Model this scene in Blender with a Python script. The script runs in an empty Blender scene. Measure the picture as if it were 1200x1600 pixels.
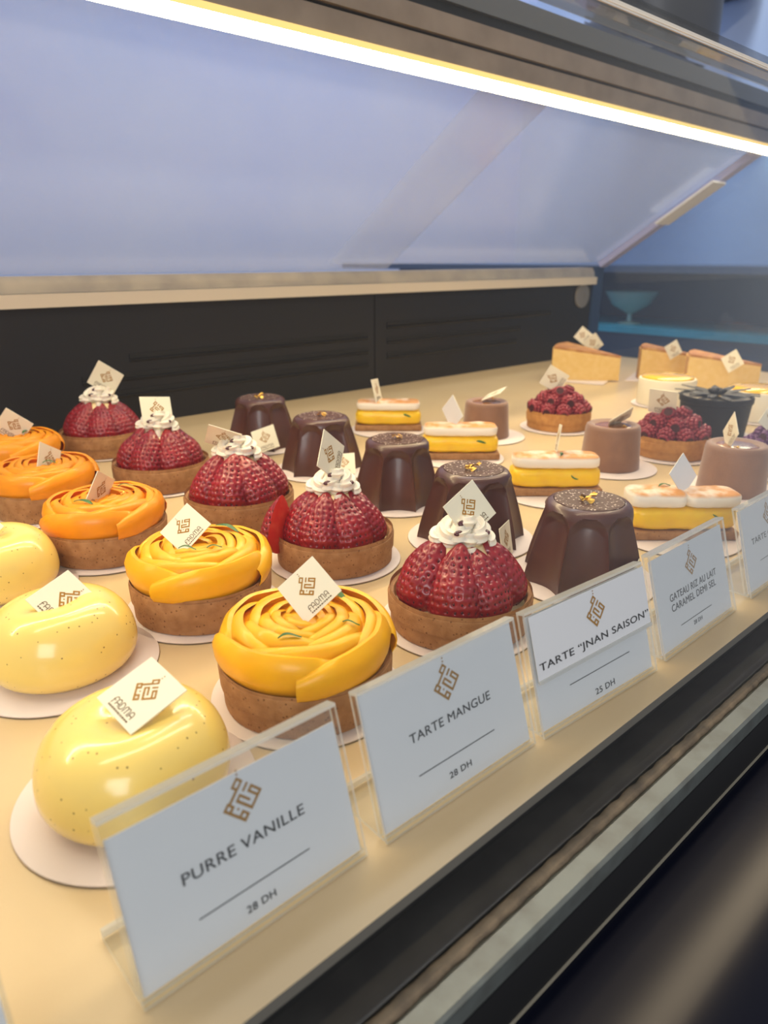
import bpy, bmesh, math, random
from mathutils import Vector, Matrix, noise
from math import sin, cos, pi, radians as R

SC = bpy.context.scene
COL = SC.collection

# ------------------------------------------------------------------ camera, world, light
PITCH, HEAD = R(19.68), R(47.885)
F = Vector((cos(HEAD) * cos(PITCH), sin(HEAD) * cos(PITCH), -sin(PITCH)))
RT = Vector((sin(HEAD), -cos(HEAD), 0))
UP = RT.cross(F)
cd = bpy.data.cameras.new('camera')
cam = bpy.data.objects.new('camera', cd)
COL.objects.link(cam)
m = Matrix((RT, UP, -F)).transposed().to_4x4()
m.translation = (0, 0, .197)
cam.matrix_world = m
cd.sensor_fit = 'VERTICAL'
cd.sensor_height = 24
cd.lens = 1110 / 1600 * 24
cd.clip_start = .005
cd.dof.use_dof = True
cd.dof.focus_distance = .40
cd.dof.aperture_fstop = 7.5
SC.camera = cam

SC.view_settings.view_transform = 'Standard'
SC.view_settings.look = 'None'
SC.view_settings.gamma = 1
SC.view_settings.use_curve_mapping = False
SC.view_settings.exposure = 0.14
SC.cycles.max_bounces = 10
SC.cycles.transparent_max_bounces = 24
SC.cycles.caustics_reflective = False
SC.cycles.caustics_refractive = False
SC.cycles.sample_clamp_indirect = 4

w = bpy.data.worlds.new('daylight')
SC.world = w
w.use_nodes = True
bg = w.node_tree.nodes['Background']
bg.inputs[0].default_value = (.92, .94, 1.0, 1)
bg.inputs[1].default_value = .40
LED_POWER = 60.0

def area(name, loc, target, sx, sy, col, power):
    l = bpy.data.lights.new(name, 'AREA')
    l.shape = 'RECTANGLE'; l.size = sx; l.size_y = sy; l.color = col; l.energy = power
    o = bpy.data.objects.new(name, l); COL.objects.link(o)
    o.location = loc
    o.rotation_euler = (Vector(target) - Vector(loc)).to_track_quat('-Z', 'Y').to_euler()
    return o
area('shop_window_daylight', (-1.1, -1.0, .75), (.25, .25, 0), .8, .9, (1, .98, .96), 13)
area('back_wall_fill', (2.3, 1.7, 2.9), (2.2, 3.6, .9), 3.4, .6, (.86, .92, 1), 66)  # added fill light that brightens the wall seen through the doors

# ------------------------------------------------------------------ materials
MATS = {}
def lin(c):
    return tuple(((v / 255) / 12.92 if v / 255 <= .04045 else ((v / 255 + .055) / 1.055) ** 2.4) for v in c)
def mat(name, col, rough=.5, metal=0, coat=0, spec=.5, sss=0, bump=None, var=None, spots=None, sheen=0):
    """col linear rgb; bump=(scale,strength,dist); var=(scale,col2,lo,hi); spots=(scale,size,col)"""
    if name in MATS: return MATS[name]
    M = bpy.data.materials.new(name); M.use_nodes = True
    nt = M.node_tree; b = nt.nodes['Principled BSDF']; L = nt.links
    b.inputs['Roughness'].default_value = rough
    b.inputs['Metallic'].default_value = metal
    b.inputs['Coat Weight'].default_value = coat
    b.inputs['Coat Roughness'].default_value = .08
    b.inputs['Specular IOR Level'].default_value = spec
    b.inputs['Sheen Weight'].default_value = sheen
    if sss:
        b.inputs['Subsurface Weight'].default_value = sss
        b.inputs['Subsurface Scale'].default_value = .004
        b.inputs['Subsurface Radius'].default_value = (1, .6, .3)
    b.inputs['Base Color'].default_value = (*col, 1)
    tc = nt.nodes.new('ShaderNodeTexCoord')
    src = None
    if var:
        n = nt.nodes.new('ShaderNodeTexNoise'); n.inputs['Scale'].default_value = var[0]; n.inputs['Detail'].default_value = 5
        L.new(tc.outputs['Object'], n.inputs['Vector'])
        mr = nt.nodes.new('ShaderNodeMapRange'); mr.inputs[1].default_value = var[2]; mr.inputs[2].default_value = var[3]
        L.new(n.outputs[0], mr.inputs[0])
        mx = nt.nodes.new('ShaderNodeMix'); mx.data_type = 'RGBA'
        mx.inputs['A'].default_value = (*col, 1); mx.inputs['B'].default_value = (*var[1], 1)
        L.new(mr.outputs[0], mx.inputs['Factor']); L.new(mx.outputs['Result'], b.inputs['Base Color'])
        src = mx.outputs['Result']
    if spots:
        v = nt.nodes.new('ShaderNodeTexVoronoi'); v.inputs['Scale'].default_value = spots[0]
        L.new(tc.outputs['Object'], v.inputs['Vector'])
        lt = nt.nodes.new('ShaderNodeMapRange'); lt.inputs[1].default_value = spots[1]; lt.inputs[2].default_value = spots[1] * .7
        lt.inputs[3].default_value = 0; lt.inputs[4].default_value = 1
        L.new(v.outputs['Distance'], lt.inputs[0])
        mx2 = nt.nodes.new('ShaderNodeMix'); mx2.data_type = 'RGBA'
        mx2.inputs['A'].default_value = (*col, 1); mx2.inputs['B'].default_value = (*spots[2], 1)
        if src: L.new(src, mx2.inputs['A'])
        L.new(lt.outputs[0], mx2.inputs['Factor']); L.new(mx2.outputs['Result'], b.inputs['Base Color'])
    if bump:
        n = nt.nodes.new('ShaderNodeTexNoise'); n.inputs['Scale'].default_value = bump[0]; n.inputs['Detail'].default_value = 4
        L.new(tc.outputs['Object'], n.inputs['Vector'])
        bp = nt.nodes.new('ShaderNodeBump'); bp.inputs['Strength'].default_value = bump[1]; bp.inputs['Distance'].default_value = bump[2]
        L.new(n.outputs[0], bp.inputs['Height']); L.new(bp.outputs[0], b.inputs['Normal'])
    MATS[name] = M
    return M

def topmat(name, col, top, lo, hi, scale, rough=.5, bump=None, nlo=.35, nhi=.75):
    """a second colour (toasting, sugar dust) where the surface faces up, broken by noise"""
    M = mat(name, col, rough, bump=bump)
    nt = M.node_tree; L = nt.links; b = nt.nodes['Principled BSDF']
    g = nt.nodes.new('ShaderNodeTexCoord'); s = nt.nodes.new('ShaderNodeSeparateXYZ')
    L.new(g.outputs['Normal'], s.inputs[0])
    mr = nt.nodes.new('ShaderNodeMapRange'); mr.inputs[1].default_value = lo; mr.inputs[2].default_value = hi
    L.new(s.outputs[2], mr.inputs[0])
    n = nt.nodes.new('ShaderNodeTexNoise'); n.inputs['Scale'].default_value = scale; n.inputs['Detail'].default_value = 4
    L.new(g.outputs['Object'], n.inputs['Vector'])
    m2 = nt.nodes.new('ShaderNodeMapRange'); m2.inputs[1].default_value = nlo; m2.inputs[2].default_value = nhi
    L.new(n.outputs[0], m2.inputs[0])
    mu = nt.nodes.new('ShaderNodeMath'); mu.operation = 'MULTIPLY'
    L.new(mr.outputs[0], mu.inputs[0]); L.new(m2.outputs[0], mu.inputs[1])
    cr = nt.nodes.new('ShaderNodeMix'); cr.data_type = 'RGBA'
    cr.inputs['A'].default_value = (*col, 1); cr.inputs['B'].default_value = (*top, 1)
    L.new(mu.outputs[0], cr.inputs['Factor']); L.new(cr.outputs['Result'], b.inputs['Base Color'])
    return M

def pane(name, tint, clear, body, gloss, rough=.03, gcol=(1, 1, 1)):
    """clear sheet: transparent + cloudy body + fresnel gloss"""
    M = bpy.data.materials.new(name); M.use_nodes = True
    nt = M.node_tree; nt.nodes.clear(); L = nt.links
    o = nt.nodes.new('ShaderNodeOutputMaterial')
    t = nt.nodes.new('ShaderNodeBsdfTransparent'); t.inputs[0].default_value = (*tint, 1)
    d = nt.nodes.new('ShaderNodeBsdfDiffuse'); d.inputs[0].default_value = (*body, 1)
    tl = nt.nodes.new('ShaderNodeBsdfTranslucent'); tl.inputs[0].default_value = (*body, 1)
    md = nt.nodes.new('ShaderNodeMixShader'); md.inputs[0].default_value = .5
    L.new(d.outputs[0], md.inputs[1]); L.new(tl.outputs[0], md.inputs[2])
    m1 = nt.nodes.new('ShaderNodeMixShader'); m1.inputs[0].default_value = 1 - clear
    L.new(t.outputs[0], m1.inputs[1]); L.new(md.outputs[0], m1.inputs[2])
    g = nt.nodes.new('ShaderNodeBsdfGlossy'); g.inputs['Roughness'].default_value = rough; g.inputs[0].default_value = (*gcol, 1)
    lw = nt.nodes.new('ShaderNodeLayerWeight'); lw.inputs[0].default_value = .5
    pw = nt.nodes.new('ShaderNodeMath'); pw.operation = 'POWER'; pw.inputs[1].default_value = 5
    L.new(lw.outputs['Facing'], pw.inputs[0])
    fr = nt.nodes.new('ShaderNodeMapRange'); fr.inputs[3].default_value = gloss; fr.inputs[4].default_value = .9
    L.new(pw.outputs[0], fr.inputs[0])
    m2 = nt.nodes.new('ShaderNodeMixShader')
    L.new(fr.outputs[0], m2.inputs[0]); L.new(m1.outputs[0], m2.inputs[1]); L.new(g.outputs[0], m2.inputs[2])
    L.new(m2.outputs[0], o.inputs[0])
    MATS[name] = M
    return M

def emit(name, col, s):
    M = bpy.data.materials.new(name); M.use_nodes = True
    nt = M.node_tree; nt.nodes.clear()
    o = nt.nodes.new('ShaderNodeOutputMaterial'); e = nt.nodes.new('ShaderNodeEmission')
    e.inputs[0].default_value = (*col, 1); e.inputs[1].default_value = s
    nt.links.new(e.outputs[0], o.inputs[0]); MATS[name] = M
    return M

CRUST = mat('baked_tart_crust', (.42, .215, .085), .75, bump=(900, .5, .0006), var=(160, (.30, .135, .045), .35, .7), spots=(330, .20, (.19, .08, .025)))
BISCUIT = mat('golden_biscuit_crust', (.52, .25, .065), .75, bump=(900, .5, .0006), var=(160, (.40, .17, .04), .35, .7))
MANGO = mat('ripe_mango', (.93, .47, .004), .36, coat=.08, spec=.35, sss=.2, bump=(160, .18, .0012), var=(70, (.86, .40, .004), .35, .75))
MANGO2 = mat('orange_mango', (.92, .33, .004), .36, coat=.08, spec=.35, sss=.2, bump=(160, .18, .0012), var=(70, (.80, .27, .004), .35, .75))
CREAM = mat('whipped_cream', (.88, .80, .66), .5, sss=.2, bump=(500, .2, .0004))
CUSTARD = mat('pale_custard', (.86, .70, .38), .5)
GLAZE = mat('vanilla_glaze', (.90, .67, .18), .22, coat=.4, spots=(250, .12, (.30, .19, .05)))
BERRY = mat('strawberry_skin', (.22, .004, .012), .30, coat=.3, var=(90, (.34, .008, .014), .4, .75), bump=(300, .15, .0004))
BERRYCUT = mat('cut_strawberry', (.62, .025, .015), .35, coat=.2, var=(120, (.75, .09, .04), .45, .8))
SEED = mat('strawberry_seed', (.07, .004, .008), .45)
JAM = mat('dark_berry_jam', (.07, .004, .012), .2, coat=.5)
CHOC = mat('dark_chocolate', (.070, .024, .018), .33, coat=.15, bump=(60, .08, .0010), var=(60, (.095, .034, .026), .35, .75))
CHOCTOP = mat('speckled_chocolate', (.080, .032, .020), .5, spec=.3, bump=(420, .6, .0010), spots=(420, .30, (.62, .50, .42)))
GOLD = mat('gold_leaf', (1.0, .62, .12), .35, metal=.6)
LEMON = mat('lemon_curd', (.94, .60, .015), .32, coat=.1, sss=.25, bump=(200, .12, .0006), var=(120, (.88, .52, .02), .4, .8))
MERINGUE = topmat('toasted_meringue', (.90, .82, .70), (.60, .24, .035), .35, .90, 62, .5, (300, .25, .0006), .28, .55)
MILKCHOC = mat('velvet_milk_chocolate', (.22, .105, .06), .6, sheen=.3, bump=(700, .35, .0005), var=(80, (.26, .13, .075), .35, .75))
CARAMEL = mat('caramel', (.28, .10, .02), .2, coat=.5)
RASP = mat('raspberry', (.27, .018, .03), .4, coat=.15, bump=(500, .2, .0004))
RASPSUGAR = topmat('sugared_raspberry', (.24, .014, .03), (.62, .42, .46), .2, .9, 140, .45, None, .35, .7)
PURPLE = topmat('blackberry', (.11, .02, .12), (.40, .24, .46), .3, .9, 160, .4, None, .45, .75)
HOLLOW = mat('raspberry_hollow', (.05, .004, .008), .7)
BLACK = mat('black_chocolate', (.010, .010, .017), .6, spec=.2)
BLACKTOP = mat('black_petal', (.02, .018, .024), .5, spec=.3)
IVORY = mat('ivory_cream', (.84, .76, .58), .45)
YGEL = mat('mango_gel', (.95, .55, .01), .15, coat=.6)
CHEESE = mat('cheesecake', (.78, .52, .16), .6, bump=(500, .3, .0006), var=(120, (.82, .58, .22), .4, .7))
BROWNED = mat('browned_cheesecake_top', (.42, .17, .045), .5, var=(60, (.62, .32, .09), .42, .68))
SIDECRUST = mat('cheesecake_side', (.62, .36, .12), .65, var=(90, (.50, .24, .07), .4, .7))
GREEN = mat('mint_green', (.03, .12, .02), .45, var=(300, (.07, .19, .03), .4, .7))
BOARD = mat('white_cake_card', (.74, .64, .60), .55)
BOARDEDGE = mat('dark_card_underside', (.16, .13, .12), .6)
CARD = mat('ivory_logo_card', (.84, .79, .62), .55)
CARDBACK = mat('white_card_back', (.78, .78, .80), .55)
PAPER = mat('white_paper', (.80, .80, .82), .6)
GILT = mat('printed_gold_ink', (.38, .185, .025), .55, spec=.2)
BROWNINK = mat('printed_brown_ink', (.16, .10, .04), .5)
INK = mat('black_ink', (.012, .012, .014), .5)
ACRYL = pane('clear_acrylic', (.97, .98, .98), .98, (.9, .9, .9), .025, .02)
ACRYLEDGE = pane('acrylic_edge', (.95, .96, .96), .45, (.92, .92, .88), .10, .08)
TRAY = mat('cream_shelf', (.63, .485, .285), .30, spec=.4, bump=(40, .04, .001), var=(18, (.59, .44, .25), .35, .75))
LIP = mat('grey_shelf_edge', (.17, .155, .13), .5)
REAR = mat('charcoal_panel', (.017, .017, .020), .42, spec=.3)
SLOT = mat('vent_slot_black', (.004, .004, .005), .7)
STEELC = mat('warm_steel', (.50, .43, .34), .42, metal=.6, var=(30, (.38, .33, .28), .35, .7))
STEELD = mat('steel_warm_reflection', (.44, .34, .25), .42, metal=.55, var=(24, (.34, .26, .19), .35, .7))  # brown base colour carries warm light reflected from the shelf
STEELG = mat('grey_steel', (.22, .22, .21), .4, metal=.7)
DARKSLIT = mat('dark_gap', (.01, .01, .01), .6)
RAILCREAM = mat('cream_rail', (.72, .62, .48), .4)
LEDGE = mat('dark_ledge', (.035, .033, .032), .35, var=(60, (.05, .047, .044), .4, .7))
SEAL = mat('dusty_rubber_seal', (.19, .145, .095), .75, bump=(250, .8, .0012), var=(90, (.075, .06, .045), .35, .7))
CHANNEL = mat('grey_channel', (.17, .19, .18), .42, metal=.4, var=(90, (.12, .125, .115), .4, .75))
NAVY = mat('navy_front', (.005, .006, .013), .17, spec=.13, bump=(5, .05, .002))
NAVYEDGE = mat('pale_front_edge', (.32, .29, .22), .45)  # thin strip paler than the navy panel
POST = mat('navy_post', (.02, .05, .12), .4)
WALLP = mat('lavender_blue_paint', (.45, .54, .84), .8, var=(1.4, (.53, .60, .84), .35, .65))
WALLR = mat('slate_blue_paint', (.50, .62, .84), .8, var=(2.2, (.42, .54, .76), .35, .65))
FLOORM = mat('dark_floor', (.10, .10, .11), .5, var=(6, (.14, .13, .13), .4, .6))
DOORM = pane('frosted_door', (.96, .98, 1.0), .78, (.70, .75, .92), .02, .15)
ENDGLASS = pane('tinted_end_glass', (.74, .84, .95), .95, (.3, .45, .7), .03, .02)
FRONTGLASS = pane('front_glass', (.985, .99, .99), .998, (.8, .9, 1), .008, .01)
LEDM = emit('led_light', (1, .78, .44), LED_POWER)
LEDW = emit('led_diffuser_light', (1, .66, .22), LED_POWER * .02)

# ------------------------------------------------------------------ mesh helpers
class MB:
    def __init__(s): s.v = []; s.f = []; s.m = []
    def add(s, v, f, mi=0, M=None):
        o = len(s.v)
        s.v += [tuple(M @ Vector(p)) if M else tuple(p) for p in v]
        s.f += [tuple(i + o for i in q) for q in f]
        s.m += list(mi) if isinstance(mi, (list, tuple)) else [mi] * len(f)
        return s
    def mesh(s, name, mats, smooth=35):
        me = bpy.data.meshes.new(name)
        me.from_pydata(s.v, [], s.f)
        for x in (mats if isinstance(mats, (list, tuple)) else [mats]): me.materials.append(x)
        me.polygons.foreach_set('material_index', s.m)
        b = bmesh.new(); b.from_mesh(me); bmesh.ops.recalc_face_normals(b, faces=b.faces[:]); b.to_mesh(me); b.free()
        if smooth:
            me.polygons.foreach_set('use_smooth', [True] * len(me.polygons))
            me.set_sharp_from_angle(angle=R(smooth))
        me.update()
        return me

CACHE = {}
def cached(key, fn):
    if key not in CACHE: CACHE[key] = fn()
    return CACHE[key]

def box(x0, x1, y0, y1, z0, z1):
    v = [(x, y, z) for x in (x0, x1) for y in (y0, y1) for z in (z0, z1)]
    f = [(0, 1, 3, 2), (4, 6, 7, 5), (0, 4, 5, 1), (2, 3, 7, 6), (0, 2, 6, 4), (1, 5, 7, 3)]
    return v, f

def bevbox(sx, sy, sz, r, seg=3):
    b = bmesh.new(); bmesh.ops.create_cube(b, size=1)
    for v in b.verts: v.co = Vector((v.co.x * sx, v.co.y * sy, v.co.z * sz))
    bmesh.ops.bevel(b, geom=b.edges[:], offset=r, segments=seg, profile=.5, affect='EDGES')
    v = [tuple(p.co) for p in b.verts]; b.verts.index_update()
    f = [tuple(p.index for p in q.verts) for q in b.faces]; b.free()
    return v, f

def lathe(prof, n=64, fr=None, fz=None):
    """prof of (r,z); r=0 ends close; fr(theta,k,t)->radius scale"""
    v = []; f = []; rows = []
    K = len(prof)
    for k, (r, z) in enumerate(prof):
        if r < 1e-6:
            rows.append([len(v)]); v.append((0, 0, z)); continue
        row = []
        for i in range(n):
            th = 2 * pi * i / n
            s = fr(th, k, z) if fr else 1
            row.append(len(v)); v.append((r * s * cos(th), r * s * sin(th), z + (fz(th, r, z) if fz else 0)))
        rows.append(row)
    for a, b in zip(rows, rows[1:]):
        for i in range(n):
            j = (i + 1) % n
            if len(a) == 1: f.append((a[0], b[j], b[i]))
            elif len(b) == 1: f.append((a[i], a[j], b[0]))
            else: f.append((a[i], a[j], b[j], b[i]))
    return v, f

def prism(poly, x0, x1):
    """poly of (y,z) extruded along x"""
    n = len(poly)
    v = [(x0, *p) for p in poly] + [(x1, *p) for p in poly]
    f = [tuple(range(n)), tuple(range(2 * n - 1, n - 1, -1))] + [(i, (i + 1) % n, n + (i + 1) % n, n + i) for i in range(n)]
    return v, f

def rope(path, rad, n=16, star=0, depth=0, twist=0, capr=.3):
    v = []; f = []; N = len(path)
    P = [Vector(p) for p in path]
    up = Vector((0, 0, 1))
    for i, p in enumerate(P):
        t = (P[min(i + 1, N - 1)] - P[max(i - 1, 0)]).normalized()
        a = t.cross(up)
        if a.length < 1e-4: a = Vector((1, 0, 0))
        a.normalize(); b = a.cross(t)
        r = rad(i / (N - 1)) if callable(rad) else rad
        for k in range(n):
            th = 2 * pi * k / n
            rr = r * (1 - depth * (.5 + .5 * cos(star * th + twist * i))) if star else r
            v.append(tuple(p + a * cos(th) * rr + b * sin(th) * rr))
    for i in range(N - 1):
        for k in range(n):
            j = (k + 1) % n
            f.append((i * n + k, i * n + j, (i + 1) * n + j, (i + 1) * n + k))
    v += [tuple(P[0]), tuple(P[-1])]
    c = len(v)
    for k in range(n):
        j = (k + 1) % n
        f.append((c - 2, j, k)); f.append((c - 1, (N - 1) * n + k, (N - 1) * n + j))
    return v, f

def ball(r, u=10, vv=7, sx=1, sy=1, sz=1):
    return lathe([(0, -r * sz)] + [(r * sin(pi * k / vv), -r * sz * cos(pi * k / vv)) for k in range(1, vv)] + [(0, r * sz)], u) if sx == sy == 1 else \
        ([(p[0] * sx, p[1] * sy, p[2]) for p in ball(r, u, vv, 1, 1, sz)[0]], ball(r, u, vv, 1, 1, sz)[1])

def ob(name, me, parent=None, M=None):
    o = bpy.data.objects.new(name, me)
    COL.objects.link(o)
    if parent: o.parent = parent
    if M is not None: o.matrix_basis = M
    return o

def tag(o, label, cat=None, group=None, kind=None):
    if label: o['label'] = label
    if cat: o['category'] = cat
    if group: o['group'] = group
    if kind: o['kind'] = kind
    return o

def root(name, label, cat, loc, rz=0, group=None):
    o = bpy.data.objects.new(name, None); COL.objects.link(o)
    o.empty_display_size = .02
    o.matrix_basis = Matrix.Translation(loc) @ Matrix.Rotation(rz, 4, 'Z')
    return tag(o, label, cat, group)

def TRS(loc=(0, 0, 0), rx=0, ry=0, rz=0, s=1):
    return Matrix.Translation(loc) @ Matrix.Rotation(rz, 4, 'Z') @ Matrix.Rotation(ry, 4, 'Y') @ Matrix.Rotation(rx, 4, 'X') @ Matrix.Scale(s, 4)

def text_faces(s, w=None, h=None, thick=0.0):
    """flat lettering, lower-left at the origin, fitted to width w and capital height h"""
    c = bpy.data.curves.new('t', 'FONT'); c.body = s; c.size = 1; c.resolution_u = 4; c.space_character = 1.06
    o = bpy.data.objects.new('t', c); COL.objects.link(o)
    bpy.context.view_layer.update()
    dg = bpy.context.evaluated_depsgraph_get()
    me = bpy.data.meshes.new_from_object(o.evaluated_get(dg))
    v = [tuple(p.co) for p in me.vertices]; f = [tuple(p.vertices) for p in me.polygons]
    bpy.data.objects.remove(o); bpy.data.meshes.remove(me); bpy.data.curves.remove(c)
    if thick:
        n = len(v)
        for dx, dy, dz in ((thick, 0, 1e-5), (thick * .5, thick * .6, 2e-5)):
            o_ = len(v); v += [(p[0] + dx, p[1] + dy, dz) for p in v[:n]]; f += [tuple(i + o_ for i in q) for q in f[:len(f) if o_ == n else len(f) // 2]]
    x0 = min(p[0] for p in v); x1 = max(p[0] for p in v); y0 = min(p[1] for p in v); y1 = max(p[1] for p in v)
    sx = w / (x1 - x0); sy = h / (y1 - y0)
    return [((p[0] - x0) * sx, (p[1] - y0) * sy, p[2]) for p in v], f

def rects_faces(rs):
    v = []; f = []
    for (x0, y0, x1, y1) in rs:
        o = len(v); v += [(x0, -y0, 0), (x1, -y0, 0), (x1, -y1, 0), (x0, -y1, 0)]; f.append((o, o + 3, o + 2, o + 1))
    return v, f

def frame(x0, y0, x1, y1, hx0, hy0, hx1, hy1):
    return [(x0, y0, x1, hy0), (x0, hy1, x1, y1), (x0, hy0, hx0, hy1), (hx1, hy0, x1, hy1)]

EMBLEM = (frame(0, 0, 2.6, 3.5, .8, .8, 1.85, 2.7) + [(1.7, 3.5, 2.6, 7.4), (3.9, 0, 4.7, 2.8)]
          + frame(5.7, 0, 10.2, 2.4, 6.6, .8, 9.3, 1.6) + [(9.3, 2.4, 10.2, 5.4), (3.6, 5.4, 10.2, 6.3), (3.6, 4.5, 4.4, 5.4), (3.6, 3.7, 8, 4.5)]
          + [(1.2, 9.3, 10, 10.2)] + frame(1.2, 7.4, 4.1, 9.3, 2.05, 8.15, 3.1, 9.3)[:1] + [(1.2, 8.15, 2.05, 9.3), (3.1, 8.15, 4.1, 9.3)]
          + [(7, 7.4, 10, 8.15), (7, 8.15, 7.9, 9.3), (9.0, 8.15, 10, 9.3)] + [(5.2, 7.4, 5.9, 8.1), (-1.4, -1.9, -.8, -1.3), (-.5, -1.0, .1, -.4)])
def emblem(size):
    """square kufic mark turned onto its corner, centred at the origin"""
    v, f = rects_faces(EMBLEM)
    s = size / 10.2
    M = Matrix.Rotation(-pi / 4, 4, 'Z')
    return [tuple(M @ Vector(((p[0] - 5.1) * s, (p[1] + 5.1) * s, 0))) for p in v], f

def ribbon(pts, wd):
    v = []; f = []
    P = [Vector((p[0], p[1], 0)) for p in pts]
    for i, p in enumerate(P):
        t = (P[min(i + 1, len(P) - 1)] - P[max(i - 1, 0)]).normalized()
        n = Vector((-t.y, t.x, 0)) * wd * .5
        v += [tuple(p + n), tuple(p - n)]
    for i in range(len(P) - 1): f.append((2 * i, 2 * i + 1, 2 * i + 3, 2 * i + 2))
    return v, f
def arc(cx, cy, rx, ry, a0, a1, n=10):
    return [(cx + rx * cos(R(a0 + (a1 - a0) * i / n)), cy + ry * sin(R(a0 + (a1 - a0) * i / n))) for i in range(n + 1)]
def deco_word(w, h):
    """the rounded capitals F A D M A"""
    L = [[[(.02, -.12), (.06, .15), (.06, .62)] + arc(.32, .62, .26, .38, 180, 20)], [[(-.06, .48), (.36, .48)]],
         [[(.62, 0), (.62, .6)] + arc(.88, .6, .26, .4, 180, 0) + [(1.14, 0)]], [[(.62, .36), (1.14, .36)]],
         [[(1.36, 0), (1.36, 1), (1.5, 1)] + arc(1.5, .5, .38, .5, 90, -90) + [(1.36, 0)]],
         [[(2.1, 0), (2.1, .65)] + arc(2.3, .65, .2, .35, 180, 0) + [(2.5, 0)]], [[(2.5, .65)] + arc(2.7, .65, .2, .35, 180, 0) + [(2.9, 0)]],
         [[(3.12, 0), (3.12, .6)] + arc(3.38, .6, .26, .4, 180, 0) + [(3.64, 0)]], [[(3.12, .36), (3.64, .36)]]]
    mb = MB()
    for g in L:
        for p in g: mb.add(*ribbon([(x * w / 3.66, y * h) for x, y in p], h * .13))
    return mb.v, mb.f

def print_mesh():
    s = .024
    mb = MB()
    mb.add(*emblem(.0088), 0, Matrix.Translation((0, .0021, 0)))
    mb.add(*deco_word(.0125, .0028), 1, Matrix.Translation((-.0062, -.0091, 0)))
    random.seed(5); x = -.0062
    while x < .006:
        q = random.uniform(.0004, .0011)
        mb.add([(x, -.0106, 0), (x + q, -.0106, 0), (x + q, -.0099, 0), (x, -.0099, 0)], [(0, 1, 2, 3)], 1); x += q + .0003
    return mb.mesh('printed_logo', [GILT, BROWNINK], 0)

def add_card(parent, c, rt, up, s, blank=False):
    rt = Vector(rt).normalized(); up = Vector(up); up = (up - rt * up.dot(rt)).normalized(); nn = rt.cross(up)
    k = s / .024
    M = Matrix((rt, up, nn)).transposed().to_4x4(); M.translation = c
    def mk():
        mb = MB(); mb.add(*box(-.012, .012, -.012, .012, -.0005, 0), [0, 0, 0, 0, 1, 0]); return mb.mesh('logo_card', [CARD, CARDBACK], 0)
    inv = Matrix.Rotation(parent.matrix_basis.to_euler().z, 4, 'Z').inverted()
    if blank: M = M @ Matrix.Rotation(pi, 4, 'Y')
    o = ob('logo_card', cached('card', mk), parent, inv @ M @ Matrix.Scale(k, 4))
    if blank: o['label'] = 'white blank side of the logo card'
    ob('printed_logo', cached('print', print_mesh), o, Matrix.Translation((0, 0, .00012)))
    return o

# ------------------------------------------------------------------ the room beyond
def struct(name, mb, mats, label):
    o = ob(name, mb.mesh(name, mats, 0)); return tag(o, label, 'room', None, 'structure')
struct('floor', MB().add(*box(-2.5, 6, -2.2, 4.2, -1.0, -.95)), FLOORM, 'dark floor of the shop')
struct('wall_back', MB().add(*box(-2.5, 6, 3.6, 3.7, -.95, 3.2)), WALLP, 'pale lavender blue wall behind the case')
struct('wall_right', MB().add(*box(4.6, 4.7, -1.0, 3.6, -.95, 3.2)), WALLR, 'slate blue side wall beyond the case end')

# ------------------------------------------------------------------ the display case
X0, X1, XE = -.36, 1.60, 1.40
YF, YB = .1265, .862
case = root('display_case', 'long glass fronted pastry display case with a cream shelf and warm light strip', 'display case', (0, 0, 0))
def part(name, mb, mats, parent=case, smooth=30, label=None):
    o = ob(name, mb.mesh(name, mats, smooth), parent)
    if label: o['label'] = label
    return o
part('shelf', MB().add(*box(X0, XE, YF, YB, -.005, 0), [0, 0, 1, 0, 0, 0]), [TRAY, LIP], smooth=0, label='cream shelf surface')
rp = part('rear_panel', MB().add(*box(X0, .7585, YB, YB + .02, 0, .145)).add(*box(.7605, 1.362, YB, YB + .02, 0, .145)), REAR, smooth=0, label='charcoal rear panel')
for x0, x1, z in ((.30, .745, .042), (.30, .745, .062), (.36, .745, .084), (.785, 1.12, .0505), (.785, 1.13, .074), (.785, 1.225, .098)):
    part('vent_slot', MB().add(*box(x0, x1, YB - .0012, YB + .001, z - .0028, z + .0028)), SLOT, rp, 0)
    part('vent_lip', MB().add(*prism([(YB, z - .003), (YB - .003, z - .0045), (YB, z - .008)], x0, x1)), REAR, rp, 0)
part('vent_cap', MB().add(*lathe([(0, 0), (.0235, 0), (.0245, .002), (.0235, .0045), (.006, .005), (.0055, .004), (0, .004)], 40), 0, TRS((1.327, YB, .1237), rx=R(90))), mat('grey_cap', (.20, .19, .18), .5), smooth=40, label='round grey cap')
part('rear_rail', MB().add(*box(X0, 1.362, YB - .012, YB + .02, .1455, .160)), RAILCREAM, label='cream lower rear rail')
part('rear_track', MB().add(*prism([(YB - .006, .1605), (YB + .03, .1605), (YB + .03, .178), (YB, .178), (YB - .004, .170)], X0, 1.362)), STEELC, label='brushed steel rear track')
part('corner_post', MB().add(*box(1.363, 1.397, YB - .004, YB + .02, 0, .18)), POST, label='navy corner post')
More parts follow.
